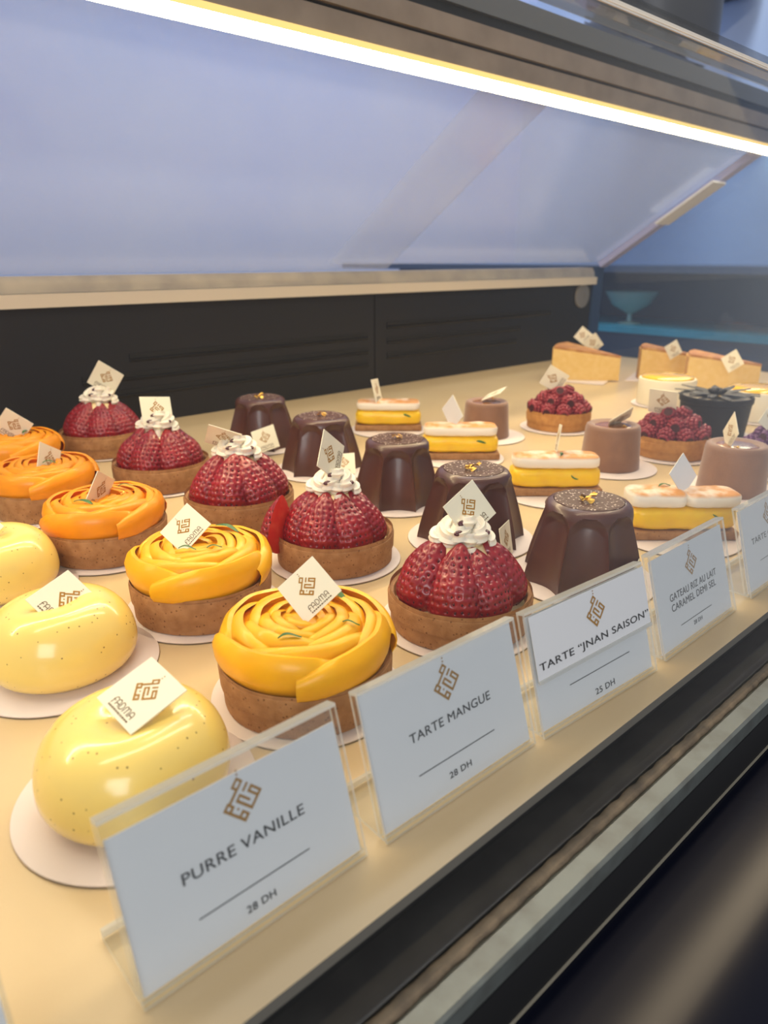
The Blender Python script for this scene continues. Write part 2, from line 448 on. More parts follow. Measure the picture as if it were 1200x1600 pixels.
# sliding doors in the slope from (y .851, z .182) up to (y .560, z .374)
dA, dB = Vector((0, .853, .1805)), Vector((0, .560, .3735))
dn = Vector((0, -(dB - dA).z, (dB - dA).y)).normalized()
def slab(a, b, x0, x1, off, th):
    n = Vector((0, (b - a).z, -(b - a).y)).normalized()
    p = [a + n * off, b + n * off, b + n * (off + th), a + n * (off + th)]
    return prism([(q.y, q.z) for q in p], x0, x1)
part('sliding_door', MB().add(*slab(dA, dB, X0, .776, .0, .004)), DOORM, smooth=0, label='frosted left sliding door')
d2 = part('sliding_door', MB().add(*slab(dA, dB, .671, 1.372, .009, .004)), DOORM, smooth=0, label='frosted right sliding door')
part('door_stile', MB().add(*slab(dA, dB, 1.372, 1.396, -.002, .012)), mat('lilac_stile', (.48, .49, .74), .5), d2, 0, 'pale door end stile')
lt = part('door_latch', MB().add(*slab(dA.lerp(dB, .42), dA.lerp(dB, .76), 1.346, 1.397, -.006, .004)), mat('white_plastic', (.92, .92, .92), .45), d2, 0, 'white latch plate')
# light strip and steel header
part('light_strip', MB().add(*prism([(.5535, .3715), (.5545, .3690), (.5650, .3637), (.5655, .3715)], X0, X1), [1, 1, 0, 0, 1, 1]), [LEDM, mat('white_strip_body', (.7, .7, .72), .5)], smooth=0, label='glowing warm white light strip')
part('strip_diffuser', MB().add(*prism([(.5535, .3722), (.568, .3722), (.568, .3770), (.5535, .3770)], X0, X1)), LEDW, smooth=0, label='yellow glowing upper edge of the light strip')
part('steel_header', MB().add(*box(X0, X1, .556, .590, .3772, .396)).add(*box(X0, X1, .553, .590, .399, .4175)), STEELD, smooth=0, label='brushed steel header with warm reflected light in its brown colour')
part('header_gap', MB().add(*box(X0, X1, .562, .588, .396, .399)).add(*box(X0, X1, .559, .588, .4175, .428)), DARKSLIT, smooth=0)
part('header_top', MB().add(*box(X0, X1, .554, .592, .428, .449)), STEELG, smooth=0, label='dull grey upper header')
# glass
part('end_glass', MB().add(*[( [(x, y, z) for x in (1.399, 1.405) for (y, z) in ((.125, 0), (.862, 0), (.862, .18), (.5575, .378), (.552, .45), (.205, .30))],
      [(0, 1, 2, 3, 4, 5), (11, 10, 9, 8, 7, 6)] + [(i, (i + 1) % 6, 6 + (i + 1) % 6, 6 + i) for i in range(6)])][0]), ENDGLASS, smooth=0, label='blue tinted end glass')
gA, gB = Vector((0, .1112, -.018)), Vector((0, .200, .297))
part('front_glass', MB().add(*slab(gA, gB, X0, X1, 0, .005)), FRONTGLASS, smooth=0, label='clear sloping front glass')
part('top_glass', MB().add(*slab(Vector((0, .203, .3005)), Vector((0, .553, .4515)), X0, X1, -.005, .005)), FRONTGLASS, smooth=0, label='clear top glass')
mb = MB()
for k, (dy, dz) in enumerate(((0, 0), (.0022, .0022), (.0050, .0045))): mb.add(*box(X0, X1, .1990 + dy, .1998 + dy, .2978 + dz, .2986 + dz))
part('glass_edge_highlights', mb, mat('pale_edge_highlight', (.9, .84, .74), .25), smooth=0, label='pale bars standing in for highlights along the front glass edge')  # pale bars modelled in place of highlights along the glass edge
# front ledge, seal, channel, navy front
part('front_ledge', MB().add(*box(X0, X1, .1155, .180, -.026, -.020)), LEDGE, smooth=0, label='dark ledge under the shelf edge')
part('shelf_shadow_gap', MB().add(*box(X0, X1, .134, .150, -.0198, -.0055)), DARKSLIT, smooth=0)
pth = [(X0 + (X1 - X0) * i / 400, (.1122) + .0002 * sin(i * 2.1), -.0215) for i in range(401)]
part('rubber_seal', MB().add(*rope(pth, lambda t: .0027 + .00025 * sin(t * 900), 12)), SEAL, label='dusty brown rubber seal')
part('glass_channel', MB().add(*prism([(.1150, -.0235), (.1150, -.030), (.0995, -.030), (.0995, -.0212), (.1008, -.0200), (.1080, -.0200), (.1095, -.0215)], X0, X1)), CHANNEL, smooth=0, label='grey metal glass channel')
part('channel_face', MB().add(*box(X0, X1, .0990, .104, -.056, -.0302)), SLOT, smooth=0)
part('front_edge', MB().add(*box(X0, X1, .0983, .0989, -.0555, -.0540)), NAVYEDGE, smooth=0, label='thin pale edge of the front panel')
fp = [(.0982, -.0560), (.0600, -.0574), (.0300, -.0596), (.0180, -.0640), (.0090, -.0740), (.0050, -.0880), (.0040, -.1100), (.0040, -.945), (.20, -.945), (.20, -.060)]
part('front_panel', MB().add(*prism(fp, X0, X1)), NAVY, smooth=40, label='glossy navy front panel')
part('cabinet_body', MB().add(*box(X0, X1, .201, .90, -.945, -.0265)), NAVY, smooth=0)

# ------------------------------------------------------------------ boards
def board(x, y, r, label):
    def mk():
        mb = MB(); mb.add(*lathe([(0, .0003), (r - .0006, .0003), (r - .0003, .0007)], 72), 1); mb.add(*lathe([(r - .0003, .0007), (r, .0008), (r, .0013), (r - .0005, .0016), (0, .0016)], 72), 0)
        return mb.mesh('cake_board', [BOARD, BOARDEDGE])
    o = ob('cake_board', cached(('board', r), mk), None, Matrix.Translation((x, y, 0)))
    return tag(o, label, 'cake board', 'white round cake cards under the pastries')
BZ = .0017

# ------------------------------------------------------------------ pastries
def wob(seed, amp):
    return lambda th, k, z: 1 + amp * noise.noise(Vector((cos(th) * 2 + seed, sin(th) * 2, z * 120)))
def crust_mesh(r, h, matl):
    def mk():
        pr = [(0, 0), (r - .003, 0), (r - .0012, .0006), (r - .0005, .022), (r, h * .5), (r + .0004, h - .0012), (r, h - .0003), (r - .0010, h), (r - .0028, h - .0004), (r - .0036, h - .0016), (r - .0038, h - .007), (0, h - .007)]
        return MB().add(*lathe(pr, 96, wob(r * 9, .014))).mesh('crust', matl)
    return cached(('crust', r, h, matl.name), mk)

def disc_mesh(key, r, z, dome, matl, name):
    return cached(key, lambda: MB().add(*lathe([(r, z - .001)] + [(r * cos(R(a)), z + dome * sin(R(a))) for a in range(0, 90, 15)] + [(0, z + dome)], 48)).mesh(name, matl))

def slice_mesh(prof, span, drop, inward, matl, n=22, seed=0):
    """a curved mango slice: profile (r,z) outer face bottom to top, 2 mm thick, swept along an arc that spirals inwards"""
    mb = MB(); v = []; f = []
    th = .0022
    K = len(prof)
    for i in range(n + 1):
        u = i / n; a = (u - .5) * span
        e = abs(2 * u - 1)
        fall = 1 - drop * e ** 3
        din = inward * (u - .5)
        ring = []
        for (r, z) in prof: ring.append((r, prof[0][1] + (z - prof[0][1]) * fall))
        t2 = th * (1 - .75 * e ** 6)
        ring += [(r - t2, z - (.0004 if k == 0 else 0)) for k, (r, z) in enumerate(reversed(ring))]
        for (r, z) in ring:
            rr = r + din + .0005 * noise.noise(Vector((a * 2 + seed, z * 150, seed * 3.1)))
            zz = z + .0007 * noise.noise(Vector((a * 3 + seed * 7, r * 90, 1.3)))
            v.append((rr * cos(a), rr * sin(a), zz))
    q = 2 * K
    for i in range(n):
        for k in range(q):
            j = (k + 1) % q
            f.append((i * q + k, i * q + j, (i + 1) * q + j, (i + 1) * q + k))
    f.append(tuple(range(q))); f.append(tuple(range(n * q + q - 1, n * q - 1, -1)))
    return mb.add(v, f).mesh('mango_slice', matl, 50)

RINGS = [  # profile, count, span, drop, inward, phase
    ([(.0345, .0155), (.0382, .0205), (.0404, .0262), (.0408, .0318), (.0394, .0362), (.0368, .0386)], 4, 2.2, .35, -.0045, .2),
    ([(.0300, .0230), (.0335, .0290), (.0346, .0340), (.0330, .0378), (.0302, .0396)], 4, 2.2, .35, -.0045, .9),
    ([(.0240, .0250), (.0272, .0310), (.0282, .0356), (.0264, .0390), (.0236, .0404)], 4, 2.1, .30, -.0035, .1),
    ([(.0180, .0260), (.0205, .0325), (.0216, .0366), (.0200, .0394), (.0174, .0406)], 3, 2.6, .30, -.003, 1.0),
    ([(.0130, .0240), (.0152, .0330), (.0158, .0376), (.0146, .0398), (.0128, .0404)], 3, 2.5, .3, -.003, .5),
    ([(.0075, .0240), (.0090, .0330), (.0098, .0372), (.0090, .0392), (.0074, .0398)], 2, 3.4, .3, -.002, 0.0)]
def mint_mesh(k):
    def mk():
        mb = MB(); n = 8; L = (.0150, .010, .008)[k]; W = (.0020, .0012, .0008)[k]; v = []; f = []
        for i in range(n + 1):
            u = i / n; x = (u - .5) * L; y = .0014 * sin(u * 3 + k); wd = W * (1 - abs(2 * u - 1) ** 3 * .8)
            zc = .0012 * sin(pi * u) + .0004 * sin(5 * u)
            v += [(x, y - wd, zc), (x, y, zc + .0004), (x, y + wd, zc), (x, y, zc - .0003)]
        for i in range(n):
            for j in range(4): f.append((4 * i + j, 4 * i + (j + 1) % 4, 4 * i + 4 + (j + 1) % 4, 4 * i + 4 + j))
        f += [(3, 2, 1, 0), (4 * n, 4 * n + 1, 4 * n + 2, 4 * n + 3)]
        return mb.add(v, f).mesh('mint_strip', GREEN)
    return cached(('mint', k), mk)

def gold_mesh(k):
    def mk():
        random.seed(40 + k); mb = MB()
        for i in range(7):
            M = TRS((random.uniform(-.0032, .0032), random.uniform(-.0026, .0026), random.uniform(.0004, .0022)), random.uniform(-.7, .7), random.uniform(-.7, .7), random.uniform(0, 6))
            mb.add([(-.0014, -.0010, 0), (.0012, -.0013, .0003), (.0016, .0009, -.0002), (0, .0016, .0004), (-.0015, .0010, 0)], [(0, 1, 2, 3, 4)], 0, M)
        return mb.mesh('gold_leaf', GOLD, 0)
    return cached(('gold', k % 3), mk)

def mango_tart(x, y, rz, matl, card, label, mints=(), gold=()):
    t = root('mango_tart', label, 'tart', (x, y, BZ), rz, 'mango rose tarts')
    ob('crust', crust_mesh(.0405, .0205, CRUST), t)
    ob('cream_filling', disc_mesh('fillM', .0372, .0155, .002, CUSTARD, 'cream_filling'), t)
    for ri, (pr, cnt, span, drop, inw, ph) in enumerate(RINGS):
        me = [cached(('slice', ri, matl.name, s), lambda: slice_mesh(pr, span, drop, inw, matl, seed=ri + s * 10)) for s in (0, 1)]
        for k in range(cnt):
            ob('mango_slice', me[k % 2], t, TRS((0, 0, .0003 * (k % 3)), rz=ph + 2 * pi * k / cnt))
    ob('mango_slice', disc_mesh(('mcore', matl.name), .035, .0325, .0048, matl, 'mango_slice'), t)
    for k, (mx, my, mz, ma, tl) in enumerate(mints):
        ob('mint_strip', mint_mesh(k % 3), t, Matrix.Rotation(-rz, 4, 'Z') @ TRS((mx, my, mz + .0018), ry=tl, rz=ma))
    for (mx, my, mz) in gold:
        ob('gold_leaf', gold_mesh(0), t, Matrix.Rotation(-rz, 4, 'Z') @ TRS((mx, my, mz), s=.8))
    if card: add_card(t, *card)
    return t

def berry_mesh(var):
    random.seed(var)
    H, A, B = .0435, .0163, .0155
    nt_, np_ = 84, 72
    pts = []
    rows = 11
    for i in range(1, rows):
        tt = i / rows
        ww = prof_w(tt)
        c = max(3, int(round(ww * pi * A / .0041)))
        for j in range(c): pts.append((tt + random.uniform(-.016, .016), (j + .5 * (i % 2) + .25 + random.uniform(-.12, .12)) / c))
    v = []; f = []; mi = []
    for i in range(nt_ + 1):
        tt = i / nt_; ww = prof_w(tt)
        for j in range(np_ + 1):
            ph = pi * j / np_
            x = A * ww * cos(ph); yy = -B * ww * sin(ph); z = H * tt
            d = 0
            for (pt, pf) in pts:
                dz = (pt - tt) * H
                if abs(dz) > .003: continue
                dx = (pf - j / np_) * pi * A * ww
                q = dx * dx + dz * dz
                if q < 9e-6: d -= .00085 * math.exp(-q / (2 * .00078 ** 2)) * 1.35
            nz = Vector((cos(ph), -sin(ph), .25)).normalized()
            p = Vector((x, yy, z)) + nz * d * min(1, ww * 1.5)
            p += Vector((noise.noise(Vector((x * 60 + var, yy * 60, z * 60))), noise.noise(Vector((x * 60, yy * 60 + var, z * 60))), 0)) * .0012
            v.append(tuple(p))
    W = np_ + 1
    for i in range(nt_):
        for j in range(np_): f.append((i * W + j, i * W + j + 1, (i + 1) * W + j + 1, (i + 1) * W + j)); mi.append(0)
    # flat cut face, slightly bulged
    o = len(v); nc = 10
    for i in range(nt_ + 1):
        a = Vector(v[i * W]); b = Vector(v[i * W + np_])
        for k in range(nc + 1):
            p = a.lerp(b, k / nc); p.y += .0012 * sin(pi * k / nc) * prof_w(i / nt_); v.append(tuple(p))
    for i in range(nt_):
        for k in range(nc): f.append((o + i * (nc + 1) + k, o + (i + 1) * (nc + 1) + k, o + (i + 1) * (nc + 1) + k + 1, o + i * (nc + 1) + k + 1)); mi.append(1)
    mb = MB().add(v, f, mi)
    for (pt, pf) in pts:
        ww = prof_w(pt); ph = pi * pf
        c = Vector((A * ww * cos(ph), -B * ww * sin(ph), H * pt)) - Vector((cos(ph), -sin(ph), 0)) * .00110
        mb.add(*ball(.00060, 6, 4, 1, 1, 1.5), 2, Matrix.Translation(c))
    me = mb.mesh('strawberry_half', [BERRY, BERRYCUT, SEED], 60)
    return me
def prof_w(t):
    if t <= 0 or t >= 1: return .02
    return max(.02, (math.sin(pi * t ** .62)) ** .62 * (1 - .12 * t))

def pipe_cream_mesh(var):
    random.seed(var)
    mb = MB()
    # a star-piped ruffle laid back and forth over the tips of the berries
    path = []
    for i in range(150):
        u = i / 149; a = u * 2 * pi * 5 + var
        path.append((-.0125 + .025 * u + .0035 * sin(a), (.0062 - .002 * abs(2 * u - 1)) * cos(a), .0040 + .0030 * sin(pi * u) + .0022 * sin(a * .5 + 1) + .0012 * cos(a)))
    mb.add(*rope(path, lambda t: .0050 * (.5 + .5 * min(1, t * 9)) * (1 - .4 * max(0, t - .8) / .2), 24, 6, .34, .10))
    path = [(-.004 + .012 * i / 20, .003 * sin(i * .5), .0095 + .003 * sin(pi * i / 20)) for i in range(21)]
    mb.add(*rope(path, lambda t: .0042 * (sin(pi * min(max(t, .08), .92))) ** .5, 24, 6, .32, .22))
    # a thread of cream running down between the berries
    path = [(.0035, -.0105, .001), (.0045, -.0128, -.003), (.005, -.0142, -.008)]
    mb.add(*rope(path, lambda t: .0026 * (1.1 - t), 10))
    return mb.mesh('piped_cream', CREAM, 60)

def straw_tart(x, y, rz, card, label, cut=None, s_=1.0):
    t = root('strawberry_tart', label, 'tart', (x, y, BZ), rz, 'strawberry tarts')
    t.matrix_basis = t.matrix_basis @ Matrix.Scale(s_, 4)
    card = (tuple(q / s_ for q in card[0]), card[1], card[2], card[3] / s_)
    ob('crust', crust_mesh(.0405, .0195, CRUST), t)
    ob('cream_filling', cached('coneS', lambda: MB().add(*lathe([(.0372, .0115), (.036, .013), (.027, .018), (.024, .030), (.019, .040), (.012, .0475), (0, .049)], 40)).mesh('cream_filling', CUSTARD)), t)
    N = 7
    random.seed(int(x * 1e4 + y * 1e4))
    for k in range(N):
        a = 2 * pi * k / N + random.uniform(-.08, .08)
        me = cached(('berry', k % 3), lambda: berry_mesh(k % 3 + 1))
        s = random.uniform(.96, 1.05)
        M = Matrix.Rotation(a + pi / 2, 4, 'Z') @ TRS((0, -.0268, .0100), rx=R(-23 + random.uniform(-2, 2)), ry=random.uniform(-.07, .07), rz=random.uniform(-.15, .15), s=s)
        ob('strawberry_half', me, t, M)
    if cut:
        o = ob('strawberry_half', cached(('berry', 0), lambda: berry_mesh(1)), t, Matrix.Rotation(-rz, 4, 'Z') @ cut)
        o['label'] = 'strawberry half with its bright cut face turned out'
    ob('piped_cream', cached('piped', lambda: pipe_cream_mesh(3)), t, Matrix.Rotation(-rz, 4, 'Z') @ TRS((0, 0, .0470), rz=R(-42), s=1.04))
    for (jx, jy, jz, s) in ((-.003, -.0085, .0560, 1), (.0125, -.005, .0555, .9), (-.0005, -.004, .0602, 1.1)):
        q = Matrix.Rotation(R(-42), 4, 'Z') @ Vector((jx, jy, 0))
        ob('jam_drop', cached('jam', lambda: MB().add(*ball(.0021, 12, 8, 1.5, .9, .75)).mesh('jam_drop', JAM)), t, Matrix.Rotation(-rz, 4, 'Z') @ TRS((q.x, q.y, jz), rz=jx * 90, s=s))
    if card: add_card(t, *card)
    return t

def choc_mesh():
    H = .0525; Rr = .0400
    pr = []
    for k in range(61):
        u = k / 60
        if u < .84: r = 1 - .30 * (u / .84) ** 1.25
        else:
            a = (u - .84) / .16; r = .70 - .155 * (1 - math.sqrt(max(0, 1 - a * a)))
        pr.append((Rr * r, H * u))
    n = 8
    def fr(th, k, z):
        u = z / H
        w_ = abs(sin(n * th / 2))
        top = .93 - .13 * (1 - w_) ** 1.5          # the arch where a scallop runs out
        amp = .21 * min(1, max(0, (top - u) / .12)) ** .6 * (1 - .15 * u)
        return 1.0 - amp * w_ ** .62
    mb = MB()
    mb.add(*lathe([(0, 0)] + pr, 320, fr))
    return mb.mesh('shell', CHOC, 24)
def choctop_mesh():
    H = .0525
    def fz(th, r, z): return .0005 * noise.noise(Vector((cos(th) * r * 300, sin(th) * r * 300, 2)))
    return MB().add(*lathe([(.0219, H - .0012), (.0214, H + .0003), (.0195, H + .0007), (.016, H + .0002), (.010, H - .0004), (.004, H - .0006), (0, H - .0006)], 64, None, fz)).mesh('speckled_top', CHOCTOP)

def choc_cake(x, y, rz, card, label, tilt=0):
    t = root('chocolate_cake', label, 'cake', (x, y, BZ), rz, 'fluted dark chocolate cakes')
    ob('shell', cached('choc', choc_mesh), t)
    ob('speckled_top', cached('choctop', choctop_mesh), t)
    ob('gold_leaf', gold_mesh(int(x * 1000) % 3), t, TRS((-.001, .001, .0522), rz=rz, s=1.5))
    if card: add_card(t, *card)
    return t

def dome_mesh():
    Rr = .0372; H = .0385
    pr = [(0, 0), (.0270, 0), (.0288, .0004)]
    for k in range(1, 37):
        a = pi * k / 36
        pr.append((.0185 + .0187 * cos(pi / 2 * 1.0 * (k / 36) * 2 - pi / 2) if False else 0, 0))
    pr = pr[:3]
    # superellipse flank then a shallow dimple
    for k in range(0, 31):
        a = -R(62) + (R(90) + R(62)) * k / 30
        r = .0150 + .0208 * (abs(cos(a)) ** (.9 if a > 0 else .45)); z = .0120 + (.0120 if a < 0 else .0245) * sin(a)
        
        pr.append((r, z))
    for k in range(1, 13):
        u = k / 12
        pr.append((.0150 * (1 - u), .0365 - .0022 * (.5 - .5 * cos(pi * u))))
    pr[-1] = (0, pr[-1][1])
    def fz(th, r, z):
        return 0
    v, f = lathe(pr, 96)
    v2 = []
    for (px, py, pz) in v:
        q = min(1, max(0, pz - .006) / .03); q = q * q * (3 - 2 * q)
        # a soft spiral crease pressed into the glaze
        th = math.atan2(py, px); rr = math.hypot(px, py)
        s = sin(th * 1.0 + rr * 95 + .6)
        v2.append((px, py, pz + .0009 * s * q * min(1, rr / .012)))
    return MB().add(v2, f).mesh('glazed_dome', GLAZE, 60)

def dome_cake(x, y, rz, card, label):
    t = root('vanilla_dome_cake', label, 'cake', (x, y, BZ), rz, 'glazed vanilla dome cakes')
    ob('glazed_dome', cached('dome', dome_mesh), t)
    if card: add_card(t, *card)
    return t

def pillow(L, W, H, seed, nx=40, ny=22):
    """a rounded bar lying along x, base at z=0"""
    v = []; f = []
    for i in range(nx + 1):
        u = i / nx * 2 - 1
        e = (1 - abs(u) ** 7) ** (1 / 3.0) if abs(u) < 1 else 0
        for j in range(ny):
            a = 2 * pi * j / ny
            cy = abs(cos(a)) ** .55 * (1 if cos(a) > 0 else -1); cz = abs(sin(a)) ** .55 * (1 if sin(a) > 0 else -1)
            nn = .0006 * noise.noise(Vector((u * 3 + seed, a, seed)))
            v.append((u * L / 2, cy * (W / 2 * (.12 + .88 * e) + nn), H / 2 + cz * (H / 2 * (.3 + .7 * e) + nn)))
    for i in range(nx):
        for j in range(ny):
            k = (j + 1) % ny
            f.append((i * ny + j, i * ny + k, (i + 1) * ny + k, (i + 1) * ny + j))
    f.append(tuple(range(ny))); f.append(tuple(range(nx * ny + ny - 1, nx * ny - 1, -1)))
    return v, f

def lemon_bar(x, y, rz, L, card, label, double=False, blank=False, strips=()):
    t = root('lemon_meringue_bar', label, 'cake', (x, y, BZ), rz, 'lemon meringue bars')
    def base():
        v, f = bevbox(L, .0295, .0070, .0016)
        return MB().add([(a, b, c + .0035) for a, b, c in v], f).mesh('biscuit_base', CRUST)
    ob('biscuit_base', cached(('lb', L), base), t)
    ob('lemon_curd', cached(('lc', L), lambda: MB().add(*pillow(L - .001, .0290, .0180, 1)).mesh('lemon_curd', LEMON, 60)), t, TRS((0, 0, .0065)))
    if double:
        for s, q in ((-1, 0), (1, 1)):
            ob('meringue', cached(('lm2', L, q), lambda: MB().add(*pillow(L * .52, .028, .0125 - .001 * q, 5 + q)).mesh('meringue', MERINGUE, 60)), t, TRS((s * L * .248, 0, .0235), rz=s * .03))
    else:
        ob('meringue', cached(('lm', L), lambda: MB().add(*pillow(L - .004, .028, .0118, 3)).mesh('meringue', MERINGUE, 60)), t, TRS((0, 0, .0235)))
    for k, (sx, sy, sz, rx, sr) in enumerate(strips):
        ob('mint_strip', mint_mesh(1 + k % 2), t, TRS((sx, sy, sz), rx=rx, rz=sr))
    if card: add_card(t, *card, blank=blank)
    return t

def rice_cake(x, y, rz, s, card, label, blank=False):
    t = root('milk_chocolate_cylinder_cake', label, 'cake', (x, y, BZ), rz, 'milk chocolate cylinder cakes')
    def mk():
        H = .0430
        pr = [(0, 0), (.0280, 0), (.0287, .0008), (.0278, .012), (.0266, .030), (.0260, .0385), (.0252, .0415), (.0232, .0428), (.0200, .0424), (.0170, .0408), (.008, .0402), (0, .0402)]
        return MB().add(*lathe(pr, 72, wob(3, .008))).mesh('velvet_body', MILKCHOC, 50)
    ob('velvet_body', cached('rice', mk), t, Matrix.Scale(s, 4))
    ob('caramel_pool', disc_mesh('carp', .0172, .0412, .0008, CARAMEL, 'caramel_pool'), t, Matrix.Scale(s, 4))
    ob('gold_leaf', gold_mesh(1), t, TRS((-.011, -.004, .0412), s=.7))
    if card: add_card(t, *card, blank=blank)
    return t

def raspberry_mesh(matl):
    mb = MB(); random.seed(9)
    r = .0088; 
    for ring, (lat, n) in enumerate(((-52, 10), (-22, 12), (10, 12), (40, 9), (66, 5), (90, 1))):
        for k in range(n):
            a = 2 * pi * (k + .5 * (ring % 2)) / n; la = R(lat)
            c = (r * cos(la) * .82 * cos(a), r * cos(la) * .82 * sin(a), r * sin(la) * .95)
            mb.add(*ball(.00235, 8, 6), 0, Matrix.Translation(c))
    mb.add(*ball(r * .80, 14, 9, 1, 1, 1.05), 0)
    mb.add(*lathe([(.0042, -.0094), (.0040, -.0060), (.0025, -.003), (0, -.002)], 14), 1)
    mb.add(*lathe([(.0044, -.0092), (0, -.0092)], 14), 1)
    return mb.mesh('raspberry', [matl, HOLLOW], 60)

def rasp_tart(x, y, rz, matl, cat_name, card, label):
    t = root(cat_name, label, 'tart', (x, y, BZ), rz, 'berry tarts')
    ob('crust', crust_mesh(.0385, .0175, BISCUIT), t)
    ob('cream_filling', disc_mesh('fillR', .0350, .0140, .006, CUSTARD, 'cream_filling'), t)
    me = cached(('rasp', matl.name), lambda: raspberry_mesh(matl))
    random.seed(17)
    for (n, rad, z, tilt) in ((10, .0290, .0240, 100), (7, .0195, .0330, 75), (3, .0085, .0410, 40)):
        for k in range(n):
            a = 2 * pi * k / n + rad * 90
            M = Matrix.Rotation(a, 4, 'Z') @ TRS((rad, 0, z), ry=R(tilt + 180 + random.uniform(-18, 18)), rx=random.uniform(-.3, .3))
            ob('raspberry' if cat_name == 'raspberry_tart' else 'blackberry', me, t, M)
    if card: add_card(t, *card)
    return t

def black_cake(x, y, rz, label):
    t = root('black_chocolate_tart', label, 'tart', (x, y, BZ), rz)
    ob('cup', MB().add(*lathe([(0, 0), (.0340, 0), (.0352, .001), (.0385, .038), (.0400, .0392), (.0402, .0450), (.0392, .0462), (.0372, .0458), (.0366, .042), (0, .042)], 72)).mesh('cup', BLACK), t)
    ob('ivory_filling', MB().add(*lathe([(.0366, .0435), (.03, .0445), (0, .0452)], 48)).mesh('ivory_filling', mat('greyed_cream', (.42, .38, .33), .5)), t)
    pet = MB()
    v = []; f = []; n = 10
    for i in range(n + 1):
        u = i / n; r = .006 + .040 * u; wd = .0052 * sin(pi * (.12 + .85 * u)) ** .8; z = .0015 * sin(pi * u) + .002 * u * u
        v += [(r, -wd, z), (r, 0, z + .0009), (r, wd, z), (r, 0, z - .0005)]
    for i in range(n):
        for j in range(4): f.append((4 * i + j, 4 * i + (j + 1) % 4, 4 * i + 4 + (j + 1) % 4, 4 * i + 4 + j))
    f += [(3, 2, 1, 0), (4 * n, 4 * n + 1, 4 * n + 2, 4 * n + 3)]
    pm = MB().add(v, f).mesh('petal', BLACKTOP)
    for k in range(13):
        ob('petal', pm, t, TRS((0, 0, .0465 + .0003 * (k % 2)), rz=2 * pi * k / 13, ry=R(-3 + 2 * (k % 3))))
    fl = MB()
    for k in range(6): fl.add(*ball(.0042, 10, 6, 1.3, .7, .7), 0, TRS((.0055 * cos(k * pi / 3), .0055 * sin(k * pi / 3), .050), ry=-.5, rz=k * pi / 3))
    fl.add(*ball(.003, 10, 6), 0, Matrix.Translation((0, 0, .0515)))
    ob('flower_centre', fl.mesh('flower_centre', BLACKTOP, 60), t)
    ob('gold_leaf', gold_mesh(2), t, TRS((-.022, -.010, .0475), s=.9))
    return t

def cream_cake(x, y, label):
    t = root('yellow_topped_cream_cake', label, 'cake', (x, y, BZ), 0, 'cream cakes with yellow tops')
    ob('cream_body', cached('ccb', lambda: MB().add(*lathe([(0, 0), (.0375, 0), (.0388, .001), (.0388, .0345), (.0378, .0362), (.035, .0366), (0, .0366)], 72)).mesh('cream_body', IVORY)), t)
    ob('yellow_gel', cached('ccg', lambda: MB().add(*lathe([(.0352, .0360), (.0348, .0385), (.032, .0402), (.02, .0412), (0, .0414)], 64)).mesh('yellow_gel', YGEL)), t)
    return t

def wedge(tip, a0, a1, r, H, cards, label):
    t = root('cheesecake_slice', label, 'cake', (tip[0], tip[1], BZ), 0, 'cheesecake slices')
    n = 14
    def pie(z0, z1, r0, mats_):
        A = [a0 + (a1 - a0) * i / n for i in range(n + 1)]
        bot = [(0, 0, z0)] + [(r0 * cos(a), r0 * sin(a), z0) for a in A]; top = [(p[0], p[1], z1) for p in bot]
        N = len(bot); v = bot + top
        f = [tuple(range(N - 1, -1, -1)), tuple(range(N, 2 * N))] + [(i, (i + 1) % N, N + (i + 1) % N, N + i) for i in range(N)]
        mi = [0, 0] + [0 if i in (0, N - 1) else 1 for i in range(N)]
        return v, f, mi
    v, f, mi = pie(0, H - .004, r, 0)
    ob('filling', MB().add(v, f, mi).mesh('filling', [CHEESE, SIDECRUST], 30), t)
    v, f, mi = pie(H - .004, H, r - .0012, 0)
    v = [(a * (.985 if c > H - .001 else 1), b * (.985 if c > H - .001 else 1), c) for a, b, c in v]
    ob('browned_top', MB().add(v, f, 0).mesh('browned_top', BROWNED, 30), t)
    for o in t.children:
        for p in o.data.vertices:
            if p.co.z > H * .5: p.co.z -= H * .26 * (1 - min(1, p.co.xy.length / r))
    for c in cards: add_card(t, *c)
    return t

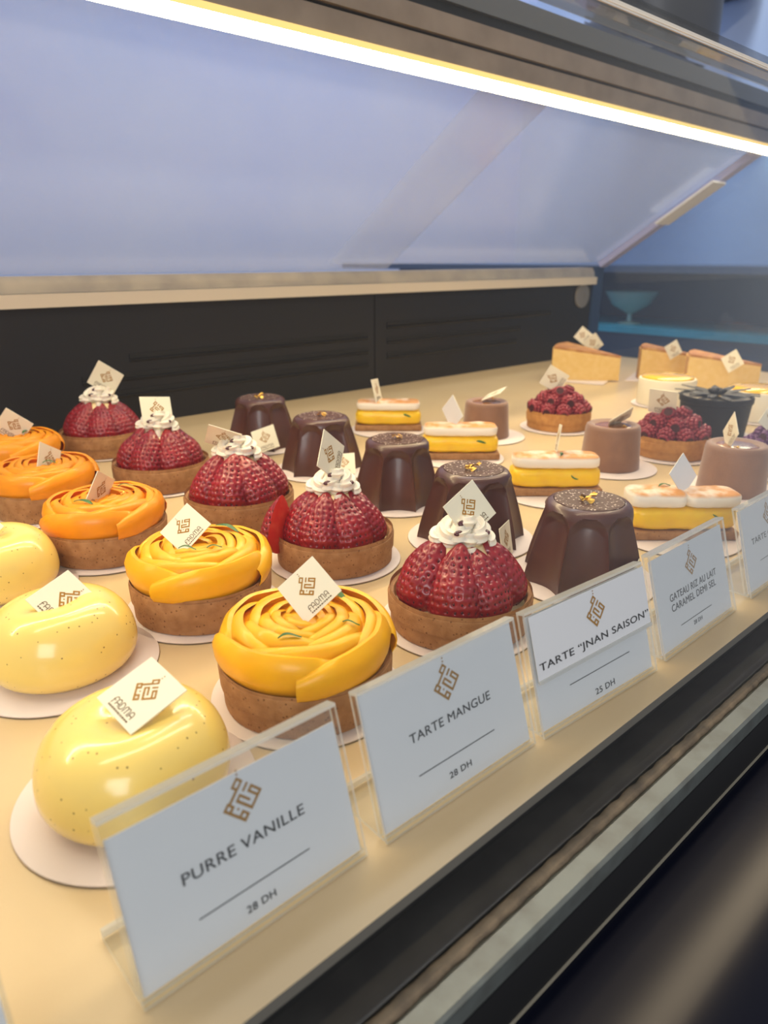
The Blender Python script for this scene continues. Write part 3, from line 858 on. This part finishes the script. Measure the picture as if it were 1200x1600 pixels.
# cards: centre, right, up, side (relative to the pastry base)
CARDS = {
'V1': ((0.0046, -0.0032, 0.0429), (0.0928, -0.9791, -0.1809), (0.9461, 0.0301, 0.3226), 0.0242),
'V2': ((0.0024, -0.0072, 0.0367), (0.3713, -0.6972, -0.6132), (0.9284, 0.2885, 0.2342), 0.0253),
'V3': ((-0.0065, 0.0053, 0.0397), (0.3322, -0.8089, -0.4851), (0.8221, -0.0038, 0.5693), 0.0243),
'M1': ((0.005, 0.0028, 0.050), (0.7027, -0.3166, 0.6371), (-0.0931, 0.8469, 0.5235), 0.0225),
'M2': ((-0.0038, 0.0072, 0.0475), (0.7434, -0.1346, 0.6552), (-0.1357, 0.9288, 0.3447), 0.0232),
'M3': ((-0.0017, 0.0003, 0.0422), (0.6345, 0.5709, -0.521), (0.5479, 0.1432, 0.8242), 0.0250),
'M4': ((0.0043, -0.0062, 0.0407), (0.7273, 0.4587, -0.5106), (0.3535, 0.3874, 0.8515), 0.0255),
'M5': ((0.0009, -0.0008, 0.0475), (0.7054, -0.3323, -0.6261), (0.4326, -0.4978, 0.7517), 0.0266),
'S1': ((0.0053, -0.0002, 0.0651), (0.8642, -0.0962, 0.4939), (-0.4173, 0.4116, 0.8102), 0.0238),
'S2': ((0.0013, 0.0029, 0.0714), (0.5199, 0.3603, 0.7745), (-0.7761, -0.1795, 0.6045), 0.0264),
'S3': ((-0.0063, 0.0082, 0.0636), (0.7752, -0.5377, -0.3316), (-0.1917, -0.7004, 0.6875), 0.0258),
'S4': ((0.0012, 0.0004, 0.0662), (0.9819, -0.16, -0.1012), (0.167, 0.4801, 0.8612), 0.0271),
'S5': ((0.0093, -0.001, 0.0755), (0.6913, -0.4569, -0.5598), (0.3597, -0.4544, 0.815), 0.0285),
'C5': ((-0.0234, -0.042, 0.0170), (0.7219, -0.6058, 0.3343), (0.1171, 0.5832, 0.8039), 0.0254),
'C4': ((-0.0086, -0.0441, 0.0150), (0.7372, -0.6698, 0.0886), (0.3747, 0.5144, 0.7713), 0.0214),
'C2': ((-0.0125, -0.0430, 0.0125), (0.9235, 0.3809, -0.0449), (-0.0323, 0.1939, 0.9805), 0.0236),
'C1': ((-0.0024, -0.0405, 0.0118), (0.9235, 0.3809, -0.0449), (-0.0323, 0.1939, 0.9805), 0.0210),
'L4': ((-0.0095, 0.0097, 0.0462), (0.8437, 0.5279, -0.0978), (-0.0507, 0.2598, 0.9643), 0.0275),
'L3': ((-0.0051, 0.0068, 0.0463), (-0.1536, -0.7085, 0.6887), (0.1166, 0.6791, 0.7247), 0.0260),
'L2': ((0.0047, 0.0022, 0.0477), (-0.7625, -0.6243, 0.1701), (0.2116, 0.0078, 0.9773), 0.0231),
'L1': ((0.003, 0.0029, 0.0449), (0.8452, 0.0327, 0.5334), (-0.515, 0.3164, 0.7966), 0.0228),
'G1': ((-0.0056, 0.0057, 0.0524), (-0.3946, -0.4361, 0.8087), (0.6425, 0.4983, 0.5822), 0.0254),
'G2': ((0.0031, -0.0047, 0.0474), (0.7056, 0.4651, -0.5346), (0.7082, -0.4883, 0.5098), 0.0262),
'G3': ((0.0055, -0.0054, 0.0489), (-0.916, -0.3784, -0.1336), (0.2908, -0.8553, 0.4287), 0.0252),
'R2': ((-0.0068, 0.0056, 0.0574), (0.1357, -0.4712, 0.8715), (-0.4545, 0.752, 0.4774), 0.0262),
'R1': ((-0.0131, 0.008, 0.0549), (0.266, -0.963, -0.0427), (-0.3555, -0.1392, 0.9242), 0.0279),
'R3': ((-0.0137, 0.011, 0.0503), (0.6598, -0.1511, 0.7361), (-0.5802, 0.5199, 0.6269), 0.0229),
'Q1a': ((-0.005, 0.013, 0.067), (0.3163, -0.4883, 0.8133), (-0.2023, 0.8029, 0.5607), 0.0234),
'Q1b': ((0.0035, -0.0031, 0.054), (0.5725, -0.528, 0.6273), (-0.5414, 0.3312, 0.7728), 0.0274),
'Q2': ((0.0162, -0.0141, 0.0513), (0.7624, -0.4174, 0.4945), (-0.3617, 0.3588, 0.8605), 0.0242),
'Q3': ((0.0067, -0.0083, 0.0476), (0.055, -0.7764, 0.6279), (0.1241, 0.6293, 0.7672), 0.0258),
}
K = CARDS

dome_cake(.080, .231, R(20), K['V1'], 'pale yellow glazed dome cake nearest the camera, behind the leftmost large price sign')
dome_cake(.0918, .344, R(-10), K['V2'], 'pale yellow glazed dome cake, second from the front at the left edge')
dome_cake(.0925, .462, R(60), K['V3'], 'pale yellow glazed dome cake cut by the left edge, farthest of three')
for (x, y, l) in ((.080, .231, 'nearest pale yellow dome'), (.0918, .344, 'second pale yellow dome'), (.0925, .462, 'farthest pale yellow dome at the left edge')):
    board(x, y, .0455, 'white round card under the ' + l)

mango_tart(.1698, .2426, R(10), MANGO, K['M1'], 'bright yellow mango rose tart in front, with an upright diamond logo card', ((.0215, .0055, .0395, R(-70), .25), (-.0185, -.0145, .0392, R(-20), 0), (.010, -.0215, .0385, R(-40), 0)))
mango_tart(.1765, .356, R(75), MANGO, K['M2'], 'bright yellow mango rose tart, second from the front of its row', ((.0215, .004, .0400, R(-55), .2), (-.012, -.010, .0405, R(-35), 0), (.001, -.017, .0400, R(-10), 0)))
mango_tart(.170, .480, R(130), MANGO2, K['M3'], 'orange mango rose tart with gold flecks, third in its row', ((-.018, -.012, .0395, R(-60), 0), (.018, .004, .0400, R(-10), 0)), ((.012, -.008, .0400), (-.030, .006, .036)))
mango_tart(.1665, .598, R(200), MANGO2, K['M4'], 'orange mango rose tart at the left edge, fourth in its row', ((.012, .003, .0405, R(10), 0), (.002, -.014, .0400, R(-20), 0)), ((.026, -.004, .037),))
mango_tart(.1785, .715, R(300), MANGO2, K['M5'], 'orange mango rose tart farthest back, in the left corner', ((.012, -.006, .0400, R(30), 0),))
for (x, y, l) in ((.1698, .2426, 'frontmost bright yellow mango tart'), (.1765, .356, 'second bright yellow mango tart'), (.170, .480, 'orange mango tart with gold flecks'), (.1665, .598, 'fourth mango tart at the left edge'), (.1785, .715, 'farthest mango tart')):
    board(x, y, .0455, 'white round card under the ' + l)

cutM = TRS((-.0385, .010, .0100), rx=R(4), ry=R(-14), rz=R(200), s=.90)
straw_tart(.2759, .2409, R(8), K['S1'], 'strawberry tart in front, cream on top carrying an upright diamond logo card')
straw_tart(.2795, .360, R(60), K['S2'], 'strawberry tart with a cut strawberry half leaning out at its left side', cutM)
straw_tart(.274, .474, R(20), K['S3'], 'strawberry tart in the middle of its row with a low tilted card', None, 1.05)
straw_tart(.270, .603, R(115), K['S4'], 'strawberry tart fourth in its row with a square upright card', None, 1.05)
straw_tart(.277, .755, R(40), K['S5'], 'strawberry tart farthest back against the charcoal panel', None, 1.09)
for (x, y, l) in ((.2759, .2409, 'frontmost strawberry tart'), (.2795, .360, 'second strawberry tart'), (.274, .474, 'middle strawberry tart'), (.270, .603, 'fourth strawberry tart'), (.277, .755, 'farthest strawberry tart')):
    board(x, y, .0455, 'white round card under the ' + l)

for nm, x, y, rz, l in (('C1', .3783, .2267, 12, 'nearest, behind the two-piece price sign'), ('C2', .3782, .3222, 5, 'second, behind the front strawberry tart'), ('C3', .3985, .4243, 25, 'third in its row with a glossy side'),
                        ('C4', .4074, .5412, 10, 'fourth in its row, card at its foot'), ('C5', .4171, .6627, 30, 'farthest back near the charcoal panel')):
    choc_cake(x, y, R(rz), K.get(nm), 'fluted dark chocolate cake with gold leaf, ' + l)
    board(x, y, .0465, 'white round card under the dark chocolate cake ' + l.split(',')[0].split(' with')[0].split(' near')[0])

LR = R(-42)
lemon_bar(.497, .222, LR, .080, K['L1'], 'lemon meringue bar nearest the front with two toasted meringue lobes', True, True, ((-.012, .004, .0365, 0, .5), (.022, -.0152, .019, R(90), -.4)))
lemon_bar(.5137, .345, LR, .080, K['L2'], 'lemon meringue bar second from the front with green strips', False, False, ((.004, -.006, .0355, R(20), 1.4), (.014, -.0150, .018, R(90), -.8)))
lemon_bar(.540, .480, LR, .080, K['L3'], 'lemon meringue bar third in its row with a blank white card', False, True, ((.020, -.0150, .019, R(90), 0),))
lemon_bar(.572, .625, LR, .080, K['L4'], 'lemon meringue bar farthest back with its card seen edge on', False, False, ((.022, -.0150, .019, R(90), -.4),))
for (x, y, l) in ((.497, .222, 'nearest lemon bar'), (.5137, .345, 'second lemon bar'), (.540, .480, 'third lemon bar'), (.572, .625, 'farthest lemon bar')):
    board(x, y, .0460, 'white round card under the ' + l)

rice_cake(.6355, .2414, 0, 1.0, K['G1'], 'velvety milk chocolate cylinder cake nearest, beside the right edge price sign')
rice_cake(.6252, .3566, R(70), 1.0, K['G2'], 'velvety milk chocolate cylinder cake in the middle with a lying card')
rice_cake(.6335, .524, R(160), .95, K['G3'], 'velvety milk chocolate cylinder cake farthest back, alone on its card')
for (x, y, l) in ((.6355, .2414, 'nearest brown cylinder cake'), (.6252, .3566, 'middle brown cylinder cake'), (.6335, .524, 'farthest brown cylinder cake')):
    board(x, y, .0455, 'white round card under the ' + l)

rasp_tart(.7165, .3403, R(10), RASPSUGAR, 'raspberry_tart', K['R1'], 'raspberry tart dusted with white sugar')
rasp_tart(.7356, .4947, R(40), RASP, 'raspberry_tart', K['R2'], 'plain dark red raspberry tart with a tilted card on top')
rasp_tart(.735, .235, R(0), PURPLE, 'blackberry_tart', K['R3'], 'purple berry tart cut by the right edge')
for (x, y, l) in ((.7165, .3403, 'sugar dusted raspberry tart'), (.7356, .4947, 'plain raspberry tart'), (.735, .235, 'purple berry tart')):
    board(x, y, .0455, 'white round card under the ' + l)

black_cake(.8356, .3499, 0, 'black round tart with radiating black petals and a gold fleck')
board(.8356, .3499, .0455, 'white round card under the black petal tart')
cream_cake(.9719, .4783, 'white round cream cake with yellow top, behind the raspberry tarts')
cream_cake(.968, .352, 'white round cream cake with yellow top at the right edge')
for (x, y, l) in ((.9719, .4783, 'left yellow topped cream cake'), (.968, .352, 'right yellow topped cream cake')):
    board(x, y, .0455, 'white round card under the ' + l)

def rel(k, p, base):
    c, r_, u_, s_ = K[k]
    return (tuple(c[i] + (base[i] if i < 2 else 0) - (p[i] if i < 2 else 0) for i in range(3)), r_, u_, s_)
Q1, Q2, Q3 = (1.100, .627), (1.215, .545), (1.185, .435)
wedge(Q1, R(88), R(131), .112, .056, [rel('Q1a', Q1, (1.12, .70)), rel('Q1b', Q1, (1.12, .70))], 'cheesecake slice farthest back by the corner, with two cards')
wedge(Q2, R(96), R(136), .100, .054, [rel('Q2', Q2, (1.15, .585))], 'cheesecake slice in the middle behind the yellow topped cake')
wedge(Q3, R(92), R(132), .110, .054, [rel('Q3', Q3, (1.12, .465))], 'cheesecake slice nearest the right edge, behind the black tart')
for (x, y, l) in ((1.080, .690, 'farthest cheesecake slice'), (1.180, .595, 'middle cheesecake slice'), (1.140, .480, 'right cheesecake slice')):
    def mk():
        v, f = bevbox(.10, .10, .0012, .0004, 1); return MB().add([(a, b, c + .0009) for a, b, c in v], f).mesh('cake_board', BOARD)
    tag(ob('cake_board', cached('sqboard', mk), None, TRS((x, y, 0), rz=R(20))), 'white square card under the ' + l, 'cake board', 'white square cake cards under the cheesecakes')

# ------------------------------------------------------------------ price signs
TH = R(17)
def price_sign(x, y, rz, label, lines, line, emb, w=.0835, h=.0555, paper_top=.0540, strip=False):
    """lines: (text, u, v, width, cap height, weight) in metres on the sloping face"""
    t = root('price_sign', label, 'price sign', (x, y, .0005), rz, 'acrylic price signs along the front')
    S = Matrix.Rotation(-TH, 4, 'X') @ Matrix.Rotation(R(90), 4, 'X')    # local (u, v, toward viewer) -> sloping face
    th = .0012
    mb = MB()
    mb.add(*box(0, w, 0, h, -.0005, th - .0005), [1, 1, 1, 1, 0, 0], S)           # front sheet
    mb.add(*box(0, w, .0018, h, -.0040, -.0028), [1, 1, 1, 1, 0, 0], S)            # back sheet
    mb.add(*box(0, w, h, h + .0012, -.0040, th - .0005), 1, S)                     # folded top
    mb.add(*box(0, w, .0015, .030, .0002, .0014), [1, 1, 1, 1, 0, 0])              # foot
    mb.add(*box(0, w, .0285, .030, .0014, .0040), 1)
    ob('acrylic_holder', mb.mesh('acrylic_holder', [ACRYL, ACRYLEDGE], 0), t)
    pp = ob('paper_card', MB().add(*box(.0012, w - .0012, .0022, paper_top, -.0018, -.0014), 0, S).mesh('paper_card', PAPER, 0), t)
    pm = MB()
    if strip:
        so = ob('name_strip', MB().add(*box(.0015, w - .0008, .0258, h - .001, .0011, .0014), 0, S).mesh('name_strip', PAPER, 0), t)
        ob('strip_edge', MB().add(*box(.0015, w - .0008, .0242, .0258, .0009, .0020), 0, S).mesh('strip_edge', ACRYLEDGE, 0), so)
    z = -.00125
    zs = .0016
    for (s, u, v, tw, ch, wt) in lines:
        zz = zs if strip and v > .022 else z
        pm.add(*text_faces(s, tw, ch, wt), 0, S @ Matrix.Translation((u, v, zz)))
    x0, x1, lv = line
    pm.add([(x0, lv, 0), (x1, lv, 0), (x1, lv + .0004, 0), (x0, lv + .0004, 0)], [(0, 1, 2, 3)], 0, S @ Matrix.Translation((0, 0, z)))
    ob('lettering', pm.mesh('lettering', INK, 0), pp)
    eu, ev, es = emb
    ob('emblem', MB().add(*emblem(es), 0, S @ Matrix.Translation((eu, ev, zs if strip else z))).mesh('emblem', GILT, 0), pp)
    return t
price_sign(-.0690, .1480, 0, 'price sign cut by the left edge, only its acrylic corner in view', [], (.02, .06, .014), (.042, .042, .011), paper_top=.050)
price_sign(.0438, .1475, 0, 'large clear price sign in the front left corner, in front of the nearest yellow dome', [('PURRE VANILLE', .0188, .0257, .0435, .0037, .022), ('28 DH', .0356, .0060, .0106, .0025, .04)], (.0209, .0611, .0135), (.0420, .0410, .0106), w=.0815, paper_top=.0500)
price_sign(.1336, .1465, R(-1), 'clear price sign in front of the yellow mango tart', [('TARTE MANGUE', .0203, .0282, .0447, .0037, .022), ('28 DH', .0359, .0070, .0124, .0026, .04)], (.0213, .0640, .0150), (.0428, .0440, .0108), w=.0850, paper_top=.0552)
price_sign(.2236, .1440, R(-3.4), 'price sign with a raised name strip, in front of the nearest dark chocolate cake', [('TARTE \u201cJNAN SAISON\u201d', .0032, .0285, .0830, .0045, .022), ('25 DH', .0405, .0045, .0150, .0030, .035)], (.0235, .0702, .0155), (.0455, .0440, .0108), w=.0880, strip=True)
price_sign(.3225, .1400, 0, 'clear price sign with a two-line name, in front of the nearest lemon bar', [('GATEAU RIZ AU LAIT', .0165, .0262, .0540, .0040, .022), ('CARAMEL DEMI SEL', .0170, .0205, .0515, .0040, .022), ('28 DH', .0375, .0068, .0100, .0024, .04)], (.0238, .0600, .0110), (.0435, .0410, .0105), w=.0850, paper_top=.0525)
price_sign(.4294, .1400, 0, 'clear price sign at the right edge of the picture', [('TARTE CITRON', .0150, .0298, .0520, .0038, .022), ('28 DH', .036, .007, .0124, .0026, .04)], (.0236, .0600, .0175), (.0425, .0440, .0108), w=.0850)

# ------------------------------------------------------------------ beyond the end glass
cn = root('reflection_counter', 'dark navy counter with a teal shelf, standing in for a reflection in the end glass', 'counter', (2.1, 0, -.95))  # added counter and bowl stand in for a reflection in the end glass
DEEP = mat('deep_navy', (.020, .038, .085), .5, var=(5, (.03, .055, .11), .35, .7))
part('counter_body', MB().add(*box(0, .7, .1, 2.6, 0, .925)), DEEP, cn, 0)
part('counter_back', MB().add(*box(.35, .7, .1, 2.6, .925, 1.105)), DEEP, cn, 0)
part('counter_top', MB().add(*box(0, .7, .1, 2.6, 1.105, 1.125)), mat('slate_top', (.09, .13, .22), .4), cn, 0)
part('shelf', MB().add(*box(-.005, .35, .75, 2.6, .9255, .945)), mat('teal_shelf', (.03, .38, .48), .35, var=(9, (.04, .46, .60), .4, .6)), cn, 0, 'teal shelf')
bw = ob('glass_bowl', MB().add(*lathe([(0, 0), (.035, 0), (.035, .004), (.008, .008), (.007, .030), (.02, .036), (.06, .060), (.085, .10), (.082, .10), (.057, .063), (0, .042)], 40)).mesh('glass_bowl', mat('pale_green_glass', (.46, .60, .50), .2, coat=.5)), None, Matrix.Translation((2.20, 1.24, -.0045)))
tag(bw, 'pale green footed bowl on the teal shelf, part of the stand-in for the reflection', 'bowl')
pl = root('pendant_lamp', 'dark drum pendant lamp beyond the top glass, upper right', 'lamp', (2.330, 1.352, .765))
part('drum_shade', MB().add(*lathe([(0, .012), (.17, .012), (.185, 0), (.198, .002), (.200, .01), (.200, .55), (.19, .56), (0, .56)], 64)), mat('dark_metal_shade', (.10, .11, .13), .4, metal=.3), pl)
part('cord', MB().add(*box(-.006, .006, -.006, .006, .56, 1.8)), SLOT, pl)
struct('ceiling_beam', MB().add(*box(-.5, 4.5, 2.0, 2.35, 1.52, 1.8)), mat('beam_grey', (.07, .08, .10), .6), 'dark ceiling beam above the back counter')

cl = root('ceiling_lamp', 'long warm linear ceiling lamp over the display case', 'lamp', (1.2, .46, 2.40))
part('lamp_housing', MB().add(*box(-2.4, 2.2, -.09, .09, .012, .07)), mat('dark_metal_shade', (.055, .06, .07), .4, metal=.3), cl, 0)
part('lamp_diffuser', MB().add(*box(-2.38, 2.18, -.075, .075, 0, .0115)), emit('ceiling_lamp_light', (1, .80, .54), 22.0), cl, 0)
